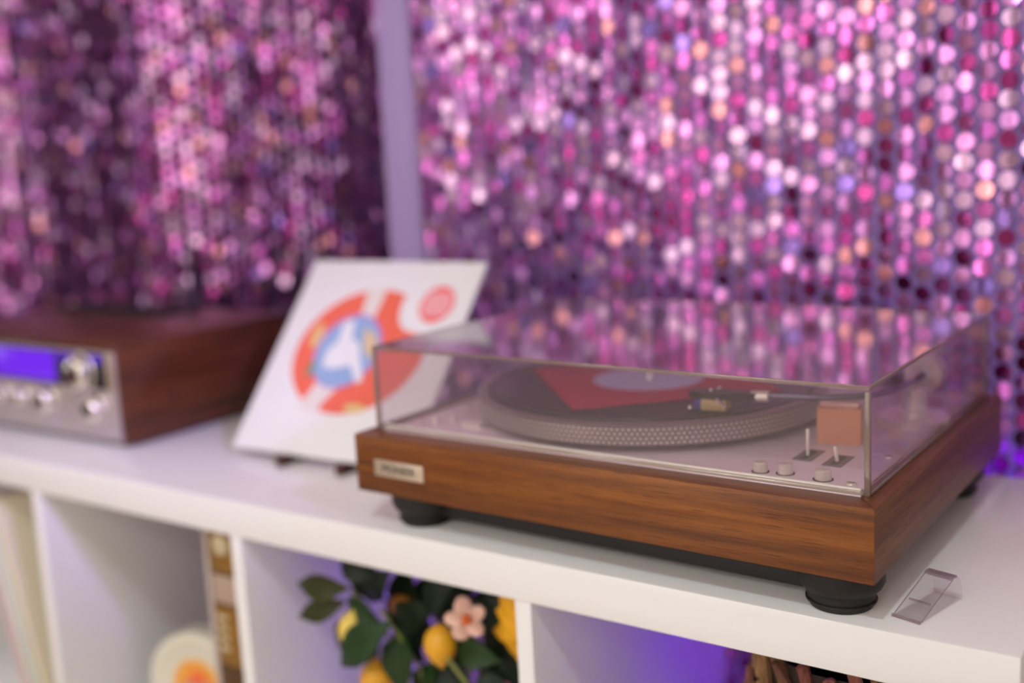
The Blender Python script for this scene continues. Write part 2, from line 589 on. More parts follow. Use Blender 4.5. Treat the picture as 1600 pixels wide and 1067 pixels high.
hs = MB().prism([(28.7, 10.0), (31.2, 9.6), (33.8, 10.75), (34.2, 11.1), (34.2, 11.7), (33.7, 12.0), (31.0, 11.7), (28.7, 11.2)], AZ + 0.36, AZ + 0.95).build('headshell', hm, tt)
MB().tube([(33.6, 11.35, AZ + 0.62), (35.0, 11.5, AZ + 0.7)], 0.45, 14).build('collar', satin, tt)
ct = MB().box(-1.05, 1.05, -0.75, 0.75, 0, 0.85, 0.08)
ct.build('cartridge', mat('cartridge_beige', lin(196, 170, 120), 0.4), tt, loc=(31.0, 10.2, AZ - 0.42), rot=(0, 0, R(6)))
MB().box(-0.45, 0.05, -0.72, 0.72, 0, 0.8, 0.05).build('stylus_guard', mat('stylus_blue', lin(70, 60, 150), 0.35), tt, loc=(29.85, 10.1, AZ - 0.42), rot=(0, 0, R(6)))
for x, y in ((30.6, 10.2), (30.9, 11.1)):
    MB().lathe([(0, 0.3), (0.2, 0.28), (0.22, 0.1), (0.2, 0), (0, 0)], 14).build('headshell_screw', chrome, tt, loc=(x, y, AZ + 0.95))
MB().tube([(30.9, 10.0, AZ + 0.62), (31.6, 9.2, AZ + 0.66), (32.4, 8.5, AZ + 0.5), (32.7, 8.2, AZ + 0.4)], 0.12, 8).build('finger_lift', chrome, tt)
MB().ball((29.3, 9.0, AZ - 0.25), 0.24).build('stylus_ball', chrome, tt)
# dust cover
lx0, lx1, ly0, ly1 = 0.75, W - 1.45 + 0.35, 2.29, D - 0.85
g = 0.3
lid = MB().box(lx0, lx1, ly0, ly1, HL - g, HL).build('dust_cover', clear_top, tt, smooth=None)
MB().box(lx0, lx1, ly0, ly0 + g, ZT + 0.35, HL - g).build('front_pane', clear, lid, smooth=None)
MB().box(lx0, lx1, ly1 - g, ly1, ZT + 0.35, HL - g).build('back_pane', clear, lid, smooth=None)
for a in (lx0, lx1 - g):
    MB().box(a, a + g, ly0 + g, ly1 - g, ZT + 0.35, HL - g).build('side_pane', clear, lid, smooth=None)
e = 0.36
q = 0.2
for nm, b in (('top_edge', (lx0, lx1, ly0 - .03, ly0 + q, HL - q, HL + .03)), ('top_edge', (lx0, lx1, ly1 - q, ly1 + .03, HL - q, HL + .03)),
              ('top_edge', (lx0 - .03, lx0 + q, ly0 + q, ly1 - q, HL - q, HL + .03)), ('top_edge', (lx1 - q, lx1 + .03, ly0 + q, ly1 - q, HL - q, HL + .03)),
              ('corner_edge', (lx0 - .03, lx0 + e, ly0 - .03, ly0 + e, ZT + .02, HL - e)), ('corner_edge', (lx1 - e, lx1 + .03, ly0 - .03, ly0 + e, ZT + .02, HL - e)),
              ('corner_edge', (lx0 - .03, lx0 + e, ly1 - e, ly1 + .03, ZT + .02, HL - e)), ('corner_edge', (lx1 - e, lx1 + .03, ly1 - e, ly1 + .03, ZT + .02, HL - e))):
    MB().box(*b, 0.06).build(nm, edge, lid)
rim_m = acrylic('lid_rim', (0.8, 0.72, 0.68, 1), 0.4, 0.08, (0.72, 0.66, 0.62, 1), f0=0.12)
for b in ((lx0 + e, lx1 - e, ly0 - .05, ly0 + .4, ZT + .02, ZT + .35), (lx0 + e, lx1 - e, ly1 - .4, ly1 + .05, ZT + .02, ZT + .35),
          (lx0 - .05, lx0 + .4, ly0 + e, ly1 - e, ZT + .02, ZT + .35), (lx1 - .4, lx1 + .05, ly0 + e, ly1 - e, ZT + .02, ZT + .35)):
    MB().box(*b, 0.1).build('bottom_rim', rim_m, lid)
for x in (9, W - 9):
    MB().box(x - 2, x + 2, D - 0.8, D + 0.5, 7.2, 10.6, 0.15).build('hinge', black, tt)


def on_deck(x, y, z):
    c, s = math.cos(-0.025), math.sin(-0.025)
    return (53.07 + c * x - s * y, 0.42 + s * x + c * y, z)


# record and card lying on the platter
rec = thing('vinyl_record', 'black vinyl record lying on the platter under the dust cover', 'record', on_deck(PX, PY, 11.43))
prof = [(0, 0), (15.05, 0), (15.1, 0.06), (15.05, 0.16), (14.7, 0.17)]
r = 14.6
while r > 6:
    prof += [(r, 0.14), (r - 0.06, 0.16)]
    r -= 0.22
prof += [(5.2, 0.15), (0, 0.15)]
MB().lathe(prof, 96).build('disc', vinyl, rec)
card = thing('record_sleeve', 'red square paper sleeve with a pale lilac circle lying on the record', 'sleeve', on_deck(PX - 0.2, PY, 11.60), (0, 0, R(45) - 0.025))
redm = mat('red_paper', lin(178, 26, 72), 0.55, noise=0.06, nscale=20)
MB().box(-9.2, 9.2, -9.2, 9.2, 0, 0.12, 0.02).build('card', redm, card)
MB().lathe([(0, 0.14), (5.1, 0.14), (5.1, 0.12), (0, 0.12)], 48).build('centre_label', mat('lilac_paper', lin(196, 180, 222), 0.5, noise=0.04, nscale=25), card)
ob = thing('orange_box', 'small orange box on the turntable deck behind the two levers', 'box', on_deck(39.7, 14.6, DZ + 0.01), (0, 0, 0.15))  # orange patch built as a solid block with a paler top
orm = mat('orange_card', lin(212, 140, 104), 0.6)
MB().box(-1.7, 1.7, -0.8, 0.8, 0, 3.0, 0.08).build('carton', orm, ob)
MB().box(-1.5, 1.5, -0.7, 0.7, 2.98, 3.5, 0.2).build('lid', mat('pale_pink_card', lin(230, 180, 175), 0.5), ob)

# ------------------------------------------------------------------ receiver
rc = thing('stereo_receiver', 'silver-faced stereo receiver in a dark walnut cabinet left of the leaning white sleeve', 'receiver', (-14.6, 22.4, 0))
RX0, RX1, RY0, RY1, RH = -22.5, 22.5, -13.7, 14.0, 12.75


def rb(name, x0, x1, y0, y1, z0, z1, m, bev=0.08, par=None):
    return MB().box(x0, x1, y0, y1, z0, z1, bev).build(name, m, par or rc)


rb('side_panel', RX0, RX0 + 1.3, RY0, RY1, 0.5, RH, walnut_dk)
rb('side_panel', RX1 - 1.3, RX1, RY0, RY1, 0.5, RH, walnut_dk)
MB().lathe([(0, 0.06), (0.42, 0.06), (0.5, 0)], 16, Matrix.Translation((RX1, RY0 + 7.0, 5.2)) @ Matrix.Rotation(R(90), 4, 'Y')).build('side_screw', black, rc)
rb('top_panel', RX0 + 1.3, RX1 - 1.3, RY0 + 0.0, RY1, RH - 1.2, RH, walnut_dkx)
rb('chassis', RX0 + 1.3, RX1 - 1.3, RY0 + 0.6, RY1 - .2, 0.6, RH - 1.2, black)
vent = rb('vent_grille', -19, 7, 5, 11.5, RH - 0.02, RH + 0.35, black, 0.1)
for i in range(12):
    rb('vent_slat', -18.5 + i * 2.1, -17.3 + i * 2.1, 5.4, 11.1, RH + 0.35, RH + 0.5, black, 0.04, vent)
fp = rb('front_panel', RX0 + 1.35, RX1 - 1.0, RY0 - 0.25, RY0 + 0.6, 0.8, RH - 0.9, mat('receiver_silver', lin(196, 184, 184), 0.4, 0.75), 0.1)
rb('trim_strip', RX1 - 2.3, RX1 - 1.1, RY0 - 0.4, RY0 - 0.2, 7.2, RH - 1.0, mat('champagne', lin(190, 172, 140), 0.35, 0.7))
dial = rb('dial_frame', RX0 + 2, RX1 - 2.6, RY0 - 0.35, RY0 - 0.2, 7.1, RH - 1.1, black, 0.05)
rb('dial_glass', RX0 + 2.4, 9.6, RY0 - 0.42, RY0 - 0.34, 7.5, RH - 1.35, mat('violet_dial', lin(70, 20, 150), 0.15, emit=lin(112, 44, 235), estr=0.75), 0.02, dial)
rb('dial_end', 10.2, RX1 - 3.0, RY0 - 0.42, RY0 - 0.34, 10.4, RH - 1.35, mat('violet_dial2', lin(60, 18, 130), 0.15, emit=lin(90, 30, 210), estr=0.5), 0.02, dial)
knobm = mat('knob_metal', lin(232, 226, 216), 0.07, 1.0)


def knob(x, z, r, h):
    m4 = Matrix.Rotation(R(90), 4, 'X')
    prof = [(0, h), (r * 0.6, h), (r * 0.78, h - 0.06), (r * 0.90, h - 0.2), (r * 0.97, h - 0.45), (r, h - 0.8), (r, 0.35), (r * 1.12, 0.25), (r * 1.12, 0), (0, 0)]
    k = MB().lathe(prof, 36, m4).build('knob', knobm, rc, loc=(x, RY0 - 0.25, z))
    MB().box(-0.06, 0.06, -h - 0.03, -h + 0.02, r * 0.2, r * 0.7).build('knob_mark', black, k)
    return k


knob(15.4, 9.2, 2.15, 1.9)
for x, z, r in ((17.4, 4.7, 1.7), (7.3, 4.9, 1.7), (1.9, 5.0, 1.15), (-2.6, 5.1, 1.15), (-8, 5.1, 1.15)):
    knob(x, z, r, 1.6)
for fx in (RX0 + 3, RX1 - 3):
    for fy in (RY0 + 3, RY1 - 3):
        MB().lathe([(0, 0.7), (1.4, 0.7), (1.3, 0), (0, 0)], 20).build('foot', rubber, rc, loc=(fx, fy, 0))
an = thing('whip_antenna', 'dark upright antenna rod standing behind the receiver', 'antenna', (-12.5, 37.4, 0))
MB().lathe([(0, 0.9), (0.9, 0.9), (1.2, 0.5), (1.2, 0), (0, 0)], 18).build('base', black, an)
MB().tube([(0, 0, 0.8), (0, 0, 12), (-0.3, 0, 22.5)], 0.6, 8, 0.4).build('rod', mat('antenna_green_black', lin(18, 34, 44), 0.5), an)

# ------------------------------------------------------------------ leaning sleeve on its little easel
SX, SY, SZ, SYAW, STILT, SS = 22.54, 12.07, 1.2, 0.030, 0.700, 25.9
slm = Matrix.Rotation(SYAW, 4, 'Z') @ Matrix.Rotation(R(90) - STILT, 4, 'X')   # sleeve plane: x across, y up the card, z out towards the room
sl = thing('picture_sleeve', 'white square picture sleeve with a red and blue round design leaning on an easel', 'sleeve', (SX, SY, SZ))
sl.rotation_euler = slm.to_euler()
MB().box(0, SS, 0, SS, -0.45, 0, 0.05).build('card', mat('white_card', lin(232, 230, 234), 0.45), sl)
redp = mat('print_red', lin(232, 104, 80), 0.5)
cx, cy, rx, ry = 12.72, 13.6, 9.45, 8.25


def flat(name, pts, z, m, par=sl):
    o = MB().prism(pts, z, z + 0.02).build(name, m, par, smooth=None)
    return o


bite = []
for i in range(0, 57):
    a = R(66 + (360 - 66 + 18) * i / 56)
    bite.append((cx + rx * math.cos(a), cy + ry * math.sin(a)))
bite += [(19.9, 16.2), (18.0, 16.6), (16.9, 17.6), (16.4, 19.0), (16.25, 20.4)]
flat('red_disc', bite, 0.0, redp)
cream = mat('print_cream', lin(226, 216, 212), 0.5)
flat('pale_band', [(10.4, 22.0), (13.3, 22.0), (13.2, 19.5), (13.0, 16.0), (10.6, 16.0), (10.9, 19.0)], 0.02, cream)
flat('pale_band', [(7.3, 5.8), (10.6, 5.2), (10.6, 6.3), (12.0, 8.6), (12.4, 11.5), (8.2, 11.5), (8.5, 8.8)], 0.02, cream)
yel = mat('print_yellow', lin(224, 190, 128), 0.5)
flat('yellow_patch', circle(5.6, 15.2, 0.8, 1.7, 18), 0.022, yel)
flat('yellow_patch', circle(15.6, 6.3, 1.6, 0.6, 18), 0.022, yel)
flat('violet_ring', circle(11.1, 13.4, 4.75, 4.95, 40), 0.042, mat('print_violet', lin(186, 130, 208), 0.5))
flat('blue_ring', circle(11.1, 13.3, 4.5, 4.65, 40), 0.062, mat('print_blue', lin(142, 172, 212), 0.5, noise=0.2, nscale=90))
flat('green_patch', circle(6.9, 10.7, 0.5, 1.0, 14), 0.082, mat('print_green', lin(92, 150, 110), 0.5))
whp = mat('print_white', lin(228, 228, 234), 0.5)
flat('white_centre', [(8.4, 11.2), (10.2, 10.9), (12.6, 11.6), (14.4, 9.3), (15.2, 9.8), (13.4, 12.8), (12.6, 14.4), (11.2, 15.0), (10.4, 17.6), (9.0, 17.2), (9.2, 14.6), (8.2, 13.2)], 0.084, whp)
flat('tan_patch', [(12.4, 16.6), (14.6, 15.6), (15.6, 13.2), (14.6, 12.6), (13.2, 14.2)], 0.086, mat('print_tan', lin(214, 190, 150), 0.5))
st = flat('sticker', circle(21.3, 20.1, 2.35, 2.45, 36), 0.02, mat('sticker_red', lin(240, 104, 102), 0.5))
for i in range(7):
    v = 18.75 + i * 0.45
    hw = math.sqrt(max(0.1, 2.2 ** 2 - (v - 20.1) ** 2)) - 0.25
    flat('sticker_line', [(21.3 - hw, v - 0.14), (21.3 + hw, v - 0.14), (21.3 + hw, v + 0.14), (21.3 - hw, v + 0.14)], 0.045, mat('sticker_pink', lin(236, 190, 198), 0.5), st)
ez = thing('display_easel', 'small dark wooden easel holding up the white picture sleeve', 'easel', (35.4, 20, 0), (0, 0, SYAW))
ezm = wood('easel_wood', lin(40, 18, 14), lin(70, 34, 24), lin(96, 50, 34), 'y')
sn, cs = math.sin(STILT), math.cos(STILT)
for x in (-4.4, 4.4):
    # lip along the shelf, upright rail along the card's back
    MB().box(x - 0.5, x + 0.5, -8.9, -1.5, 0.0, 0.88, 0.08).build('base_rail', ezm, ez)
    MB().box(x - 0.5, x + 0.5, -8.9, -8.15, 0.8, 1.3, 0.08).build('stop_peg', ezm, ez)
    up = MB().box(x - 0.45, x + 0.45, -0.9, 0.0, 0, 20, 0.08).build('rail', ezm, ez, loc=(0, -6.6, 0.4), rot=(-STILT, 0, 0))
MB().box(-4.4, 4.4, -0.7, 0.0, 16, 16.9, 0.06).build('cross_bar', ezm, ez, loc=(0, -6.6, 0.4), rot=(-STILT, 0, 0))
MB().box(-0.4, 0.4, 0, 0.7, 0, 15.5, 0.06).build('back_leg', ezm, ez, loc=(0, 9.0, 0.05), rot=(R(14), 0, 0))

# ------------------------------------------------------------------ clear acrylic stand at the right
cs_ = thing('acrylic_stand', 'little clear acrylic display stand lying empty right of the turntable', 'display stand', (102.15, 5.0, 0), (0, 0, -0.26))


def sheet(name, pts, th, m, x0=-1.05, x1=1.05, par=cs_):
    """extrude an open yz profile into a bent plastic strip"""
    n = len(pts)
    outl = []
    for i, p in enumerate(pts):
        a = Vector(pts[max(i - 1, 0)])
        b = Vector(pts[min(i + 1, n - 1)])
        dd = (b - a).normalized()
        outl.append((p[0] - dd.y * th, p[1] + dd.x * th))
    prof = list(pts) + outl[::-1]
    mm = Matrix(((0, 0, 1, 0), (1, 0, 0, 0), (0, 1, 0, 0), (0, 0, 0, 1)))
    return MB().prism(prof, x0, x1, mm).build(name, m, par, smooth=50)


sheet('slanted_plate', [(-2.75, 0.02), (-2.4, 0.16), (1.4, 1.78), (1.8, 1.92), (2.15, 1.90), (2.45, 1.7), (2.65, 1.35), (2.8, 0.6), (2.9, 0.02)], 0.12, stand_clear)
sheet('bent_edge', [(1.5, 1.84), (1.8, 1.95), (2.15, 1.93)], 0.14, stand_edge, -1.06, 1.06)
sheet('base_plate', [(-2.6, 0.02), (2.9, 0.02)], 0.1, stand_clear, -1.0, 1.0)
sheet('front_lip', [(-2.8, 0.02), (-2.72, 0.22)], 0.12, stand_edge, -1.06, 1.06)
for x in (-1.06, 1.0):
    sheet('side_edge', [(-2.6, 0.1), (1.5, 1.82)], 0.05, stand_edge, x, x + 0.06)
sheet('label_slot', [(-1.0, 0.72), (-0.9, 0.76)], 0.14, stand_edge, -0.8, 0.8)

# ------------------------------------------------------------------ things in the compartments
MZ = -37.3


def leaning_sleeve(label, col, xb, lean, th, y0, h=31.0, spine=None):
    t = thing('album_sleeve', label, 'record sleeve', (xb, y0, MZ + th * math.sin(lean) + 0.02), (0, -lean, 0), 'record sleeves leaning in the leftmost compartment')
    MB().box(-th, 0, 0, 31.2, 0.0, h, 0.04).build('cover', mat('cover_' + '_'.join(str(int(c)) for c in col), lin(*col), 0.45, noise=0.06, nscale=12), t)
    if spine:
        MB().box(-th * 0.8, -th * 0.2, -0.06, 0.05, 1, h - 1, 0.01).build('spine', mat('spine_' + '_'.join(str(int(c)) for c in spine), lin(*spine), 0.5), t)
    return t


ln = R(15)
xb = -2.6
for lab, col, th, sp, y0 in (
        ('cream album sleeve, rightmost of the leaning sleeves, beside the white divider', (226, 214, 190), 1.1, (232, 222, 200), 1.2),
        ('tan album sleeve leaning just left of the cream one', (196, 160, 104), 0.7, (190, 150, 90), 1.8),
        ('pale green-white album sleeve leaning left of the tan one', (214, 220, 212), 1.2, (220, 224, 218), 1.0),
        ('purple album sleeve leaning between two pale sleeves', (120, 70, 150), 0.6, (128, 70, 170), 1.6),
        ('pale pink album sleeve leaning at the far left of the frame', (222, 200, 200), 1.4, (214, 180, 180), 1.2)):
    leaning_sleeve(lab, col, xb, ln, th, y0, spine=sp)
    xb -= (th + 0.12) / math.cos(ln)


# tall books against the second divider
def book(name, label, x0, x1, y0, y1, h, m):
    t = thing(name, label, 'book', ((x0 + x1) / 2, y0, MZ))
    wd = x1 - x0
    MB().box(-wd / 2, wd / 2, 0, y1 - y0, 0, h, 0.06).build('cover', m, t)
    return t, wd


goldm = mat('book_gold', lin(150, 108, 40), 0.4, 0.3, noise=0.35, nscale=60)
bk, wd = book('tall_book', 'tall brown and gold spined book standing beside the divider', 27.0, 31.6, 3.6, 31, 32.6, mat('book_brown', lin(84, 56, 26), 0.5, noise=0.2, nscale=50))
MB().box(-wd / 2 + .3, wd / 2 - .3, -0.06, 0.03, 27.2, 32.3, 0.02).build('spine_panel', goldm, bk)
MB().lathe([(0, 0.05), (1.1, 0.05), (1.2, 0), (0, 0)], 24, Matrix.Translation((-0.3, -0.06, 30.3)) @ Matrix.Rotation(R(90), 4, 'X')).build('spine_emblem', mat('book_cream', lin(206, 192, 158), 0.5), bk)
MB().box(-wd / 2 + .35, wd / 2 - .5, -0.06, 0.03, 23.6, 26.8, 0.02).build('spine_panel', mat('book_pinkish', lin(178, 152, 138), 0.5, noise=0.1, nscale=60), bk)
MB().box(-wd / 2 + .3, wd / 2 - .3, -0.06, 0.03, 16.4, 23.2, 0.02).build('spine_panel', goldm, bk)
for i in range(4):
    MB().box(-wd / 2 + .5, -0.2, -0.1, 0.0, 18.0 + i * 1.2, 18.5 + i * 1.2, 0.02).build('spine_line', mat('book_cream', lin(206, 192, 158), 0.5), bk)
book('thin_book', 'thin pale grey book standing left of the brown and gold book', 25.4, 26.8, 4.2, 31, 32.3, mat('book_grey', lin(188, 172, 166), 0.5, noise=0.05, nscale=20))
book('maroon_book', 'dark maroon book squeezed between the gold book and the divider', 32.0, 34.9, 3.9, 30, 31.5, mat('book_maroon', lin(70, 18, 20), 0.5, noise=0.15, nscale=20))

# round white tin standing on edge
tin = thing('round_tin', 'round white tin with an orange printed centre standing on edge by the books', 'tin', (14.2, 10.3, MZ))
tin.rotation_euler = (R(90), 0, R(14))
tm = Matrix.Translation((0, 7.2, 0)) @ Matrix.Diagonal((0.953, 0.953, 1, 1))
MB().lathe([(0, -2.4), (7.2, -2.4), (7.45, -2.2), (7.45, 0.2), (7.2, 0.5), (6.7, 0.62), (6.0, 0.45), (5.7, 0.28), (0, 0.28)], 64, tm).build('can', mat('tin_cream', lin(226, 220, 206), 0.35), tin)
MB().lathe([(7.46, -1.0), (7.55, -1.0), (7.55, -0.8), (7.46, -0.8)], 64, tm).build('lid_seam', mat('tin_dark', lin(96, 70, 56), 0.4), tin)


def tflat(name, pts, z, m):
    MB().prism(pts, z, z + 0.02, tm).build(name, m, tin, smooth=None)


tflat('print_ring', circle(0, 0, 3.9, 4.0, 40), 0.28, mat('print_peach', lin(236, 196, 130), 0.5))
tflat('print_orange', circle(-0.1, 0.1, 3.3, 3.5, 40), 0.30, mat('print_orange', lin(240, 160, 66), 0.5, noise=0.1, nscale=80))
tflat('print_face', circle(0.1, -0.6, 2.3, 2.1, 32), 0.32, mat('print_salmon', lin(214, 142, 110), 0.5, noise=0.15, nscale=120))
tflat('print_red_spot', circle(0.2, 1.3, 1.3, 0.8, 24), 0.34, mat('print_red2', lin(244, 104, 60), 0.5))
tflat('print_grey_spot', circle(1.5, -0.4, 0.6, 0.6, 18), 0.34, mat('print_grey', lin(180, 164, 160), 0.5))
tflat('print_grey_spot', circle(-1.6, -0.4, 0.5, 0.6, 18), 0.34, mat('print_grey', lin(180, 164, 160), 0.5))

# lemon branches
pg = thing('lemon_branches', 'artificial lemon branches with dark leaves and a pink blossom in the middle compartment', 'plant', (53.5, 9, MZ))
OX, OY = 53.5, 9.0


def P(x, y, z):
    return Vector((x - OX, y - OY, z - MZ))


potm = mat('pot_white', lin(214, 208, 204), 0.4)
MB().lathe([(0, 0), (4.4, 0), (4.7, 0.3), (5.8, 10.5), (5.9, 11), (5.4, 11), (5.2, 10.4), (0, 10.2)], 40).build('pot', potm, pg)
leafd = mat('leaf_dark', lin(26, 46, 22), 0.4, noise=0.3, nscale=60)
leafm = mat('leaf_mid', lin(52, 84, 42), 0.38, noise=0.25, nscale=60)
leafo = mat('leaf_olive', lin(74, 80, 32), 0.42, noise=0.25, nscale=60)
stemm = mat('stem_green', lin(122, 128, 62), 0.5, noise=0.15, nscale=60)


def leaf(base, tip, wid, m, face=(0, -1, 0.35), curl=0.12):
    a, b = P(*base), P(*tip)
    d = b - a
    L = d.length
    d.normalize()
    f = Vector(face)
    side = d.cross(f).normalized()
    nrm = side.cross(d).normalized()
    mb = MB()
    t = mb.bm
    n = 9
    rows = []
    for i in range(n + 1):
        u = i / n
        wv = wid * 0.5 * (math.sin(PI * min(1, u ** 0.85)) ** 1.35 if 0 < u < 1 else 0.02)
        c = a + d * (L * u) + nrm * (curl * L * math.sin(PI * u))
        rows.append([t.verts.new(c + side * (wv * k) - nrm * (abs(k) * -0.22 * wv) + nrm * (0.04 if k == 0 else 0)) for k in (-1, -0.5, 0, 0.5, 1)])
    for p, q in zip(rows, rows[1:]):
        for k in range(4):
            t.faces.new((p[k], p[k + 1], q[k + 1], q[k]))
    bmesh.ops.solidify(t, geom=t.faces[:], thickness=0.05)
    return mb.build('leaf', m, pg, smooth=60)


LEAVES = [((46.6, 5, -9.1), (38.9, 5, -10.0), 2.8, leafo), ((45.5, 5.5, -10.8), (39.0, 4.6, -13.6), 2.4, leafo), ((45.5, 9, -12.5), (45.9, 9, -6.5), 3.8, leafd),
          ((47.5, 9, -11.7), (42.6, 9.6, -7.6), 3.6, leafd), ((45.1, 6, -10.7), (50.2, 5.6, -12.4), 2.6, leafm), ((53.6, 3.2, -10.5), (46.3, 3.0, -16.8), 3.9, leafm),
          ((50.2, 10, -13.4), (50.3, 9.6, -7.0), 4.2, leafd), ((49.6, 12, -14.7), (53.8, 11.5, -8.0), 3.8, leafd), ((52.3, 13, -14.2), (57.5, 12.5, -8.6), 4.0, leafd),
          ((53.1, 5, -11.9), (53.0, 4.6, -19.0), 3.6, leafm), ((58.8, 6, -12.5), (64.4, 5.8, -13.2), 3.2, leafm), ((54.6, 7, -15.4), (60.6, 7, -18.2), 3.8, leafd),
          ((58.6, 10, -18.6), (63.8, 9.5, -13.8), 4.2, leafd), ((44.1, 8, -13.9), (41.3, 8, -18.2), 2.8, leafo), ((45.6, 11, -12.8), (51.2, 11, -14.8), 3.4, leafd),
          ((54, 9, -12.0), (60.0, 9, -9.4), 3.8, leafd), ((52, 8, -11.5), (55.8, 7.2, -14.8), 3.2, leafd), ((50, 9.5, -16), (46, 9.5, -20.5), 3.6, leafd),
          ((57, 8, -14), (57.4, 7.6, -20), 3.4, leafd), ((60, 9, -12), (66.5, 9, -17.0), 4.0, leafd), ((52, 11, -10), (47.6, 11.4, -15.8), 3.8, leafd),
          ((57, 11, -13), (63, 11, -8.6), 4.0, leafd), ((63, 8.6, -16.5), (68.0, 8.2, -20), 3.6, leafd), ((48, 7, -14), (46.8, 6.6, -18.6), 2.6, leafd), ((49, 6, -8), (44.2, 6.4, -6.0), 3.2, leafd), ((51, 6.5, -12), (56.4, 6.2, -9.2), 3.4, leafd), ((55, 6, -10), (59.2, 6.4, -6.8), 3.2, leafd), ((56, 6.5, -15.5), (53.6, 6.0, -20.5), 3.2, leafm), ((60, 7, -11), (65.5, 7.4, -8.0), 3.4, leafd), ((47, 7, -10.5), (50.8, 6.8, -7.0), 3.4, leafd), ((61.5, 6.4, -14.5), (64.5, 6.2, -19.5), 3.4, leafd), ((49.5, 8, -13.5), (53.6, 7.6, -16.8), 3.2, leafd)]
for b, t, wv, m in LEAVES:
    leaf(b, t, wv, m, (random.uniform(-.3, .5), -1, random.uniform(0.1, 0.6)))
lemm = mat('lemon_yellow', lin(226, 164, 30), 0.42, noise=0.12, nscale=50, bump=0.1)
leml = mat('lemon_pale', lin(230, 200, 90), 0.42, noise=0.1, nscale=50, bump=0.1)


def lemon(c, r, m, ax):
    q = Vector(ax).normalized().to_track_quat('Z', 'Y').to_matrix().to_4x4()
    prof = [(0, 1.42), (0.10, 1.38), (0.17, 1.24), (0.45, 1.08), (0.78, 0.74), (0.95, 0.35), (1.0, 0), (0.95, -0.4), (0.76, -0.78), (0.4, -1.08), (0.14, -1.2), (0, -1.22)]
    o = MB().lathe([(a * r, b * r) for a, b in prof], 24, Matrix.Translation(P(*c)) @ q).build('lemon', m, pg, smooth=60)
    return o


lemon((46.3, 5.2, -13.6), 1.55, leml, (0.1, 0, 1))
lemon((57.9, 4.8, -12.5), 1.6, lemm, (0.25, -0.3, -1))
lemon((50.2, 4.0, -17.6), 1.75, lemm, (0.1, -0.1, 1))
lemon((49.6, 9.0, -11.8), 1.1, mat('lemon_orange', lin(196, 124, 40), 0.45, noise=0.15, nscale=50), (1, 0, .3))


def flower(c, r, petal, centre, k=5, face=(0.75, -0.75, 0.75)):
    q = Vector(face).normalized().to_track_quat('Z', 'Y').to_matrix().to_4x4()
    base = Matrix.Translation(P(*c)) @ q
    fo = None
    for i in range(k):
        a = 2 * PI * i / k + 0.4
        mb = MB()
        mb.ball((0, 0, 0), r * (0.5 + 0.1 * (i % 2)), 1.0, 0.74, 0.16, 12, Matrix.Translation((r * 0.52, 0, r * 0.10)) @ Matrix.Rotation(R(-30 + 18 * (i % 3)), 4, 'Y'))
        mb.bm.transform(base @ Matrix.Rotation(a, 4, 'Z'))
        mb.build('petal', petal, pg, smooth=60)
    mb = MB()
    mb.ball((0, 0, r * 0.14), r * 0.26, 1, 1, 0.6, 12)
    mb.bm.transform(base)
    mb.build('flower_centre', centre, pg, smooth=60)


flower((61.3, 4.6, -9.3), 2.0, mat('petal_pink', lin(232, 186, 168), 0.5, noise=0.08, nscale=90), mat('centre_orange', lin(222, 106, 30), 0.5))
yp = mat('petal_yellow', lin(236, 172, 12), 0.5, noise=0.12, nscale=70)
for i, (dx, dz, ang) in enumerate(((0.2, 1.6, 80), (1.8, 0.2, 20), (0.3, -1.6, -70), (-1.2, 0.2, 170), (2.2, 2.2, 50), (1.6, -2.4, -50), (0.4, 3.2, 95))):
    mb = MB()
    mb.ball((0, 0, 0), 2.1, 1.0, 0.22, 0.8, 14, Matrix.Rotation(R(-ang), 4, 'Y') @ Matrix.Rotation(R(14), 4, 'Z'))
    mb.bm.transform(Matrix.Translation(P(65.2 + dx * 0.8, 6.6 + (i % 3) * 0.35, -10.2 + dz)))
    mb.build('petal', yp, pg, smooth=60)
MB().ball(P(66.4, 7.0, -10.4), 0.9, 1, 0.7, 1).build('flower_centre', mat('centre_gold', lin(190, 130, 10), 0.6), pg)
for pts, r in (((P(57.9, 4.6, -11.8), P(59.2, 4.2, -13.4), P(61.2, 4.4, -15.6), P(58, 7, -24), P(54, 9, -30)), 0.22),
               ((P(51.1, 4.2, -10.0), P(52.7, 4.0, -11.4), P(54.5, 5.5, -16), P(53.5, 9, -30)), 0.16),
               ((P(46.5, 5.2, -9.4), P(49, 7, -14), P(52.5, 9, -22), P(53, 9, -30)), 0.2),
               ((P(66.2, 7.6, -10.6), P(64, 8.5, -16), P(57, 9, -24), P(54, 9, -30)), 0.2),
               ((P(52, 11, -9), P(52.5, 11, -16), P(53.5, 9, -30)), 0.22),
               ((P(61.3, 4.9, -9.6), P(60, 7, -14), P(56, 9, -24), P(54, 9, -30)), 0.14)):
    MB().tube(pts, r, 8).build('stem', stemm, pg)

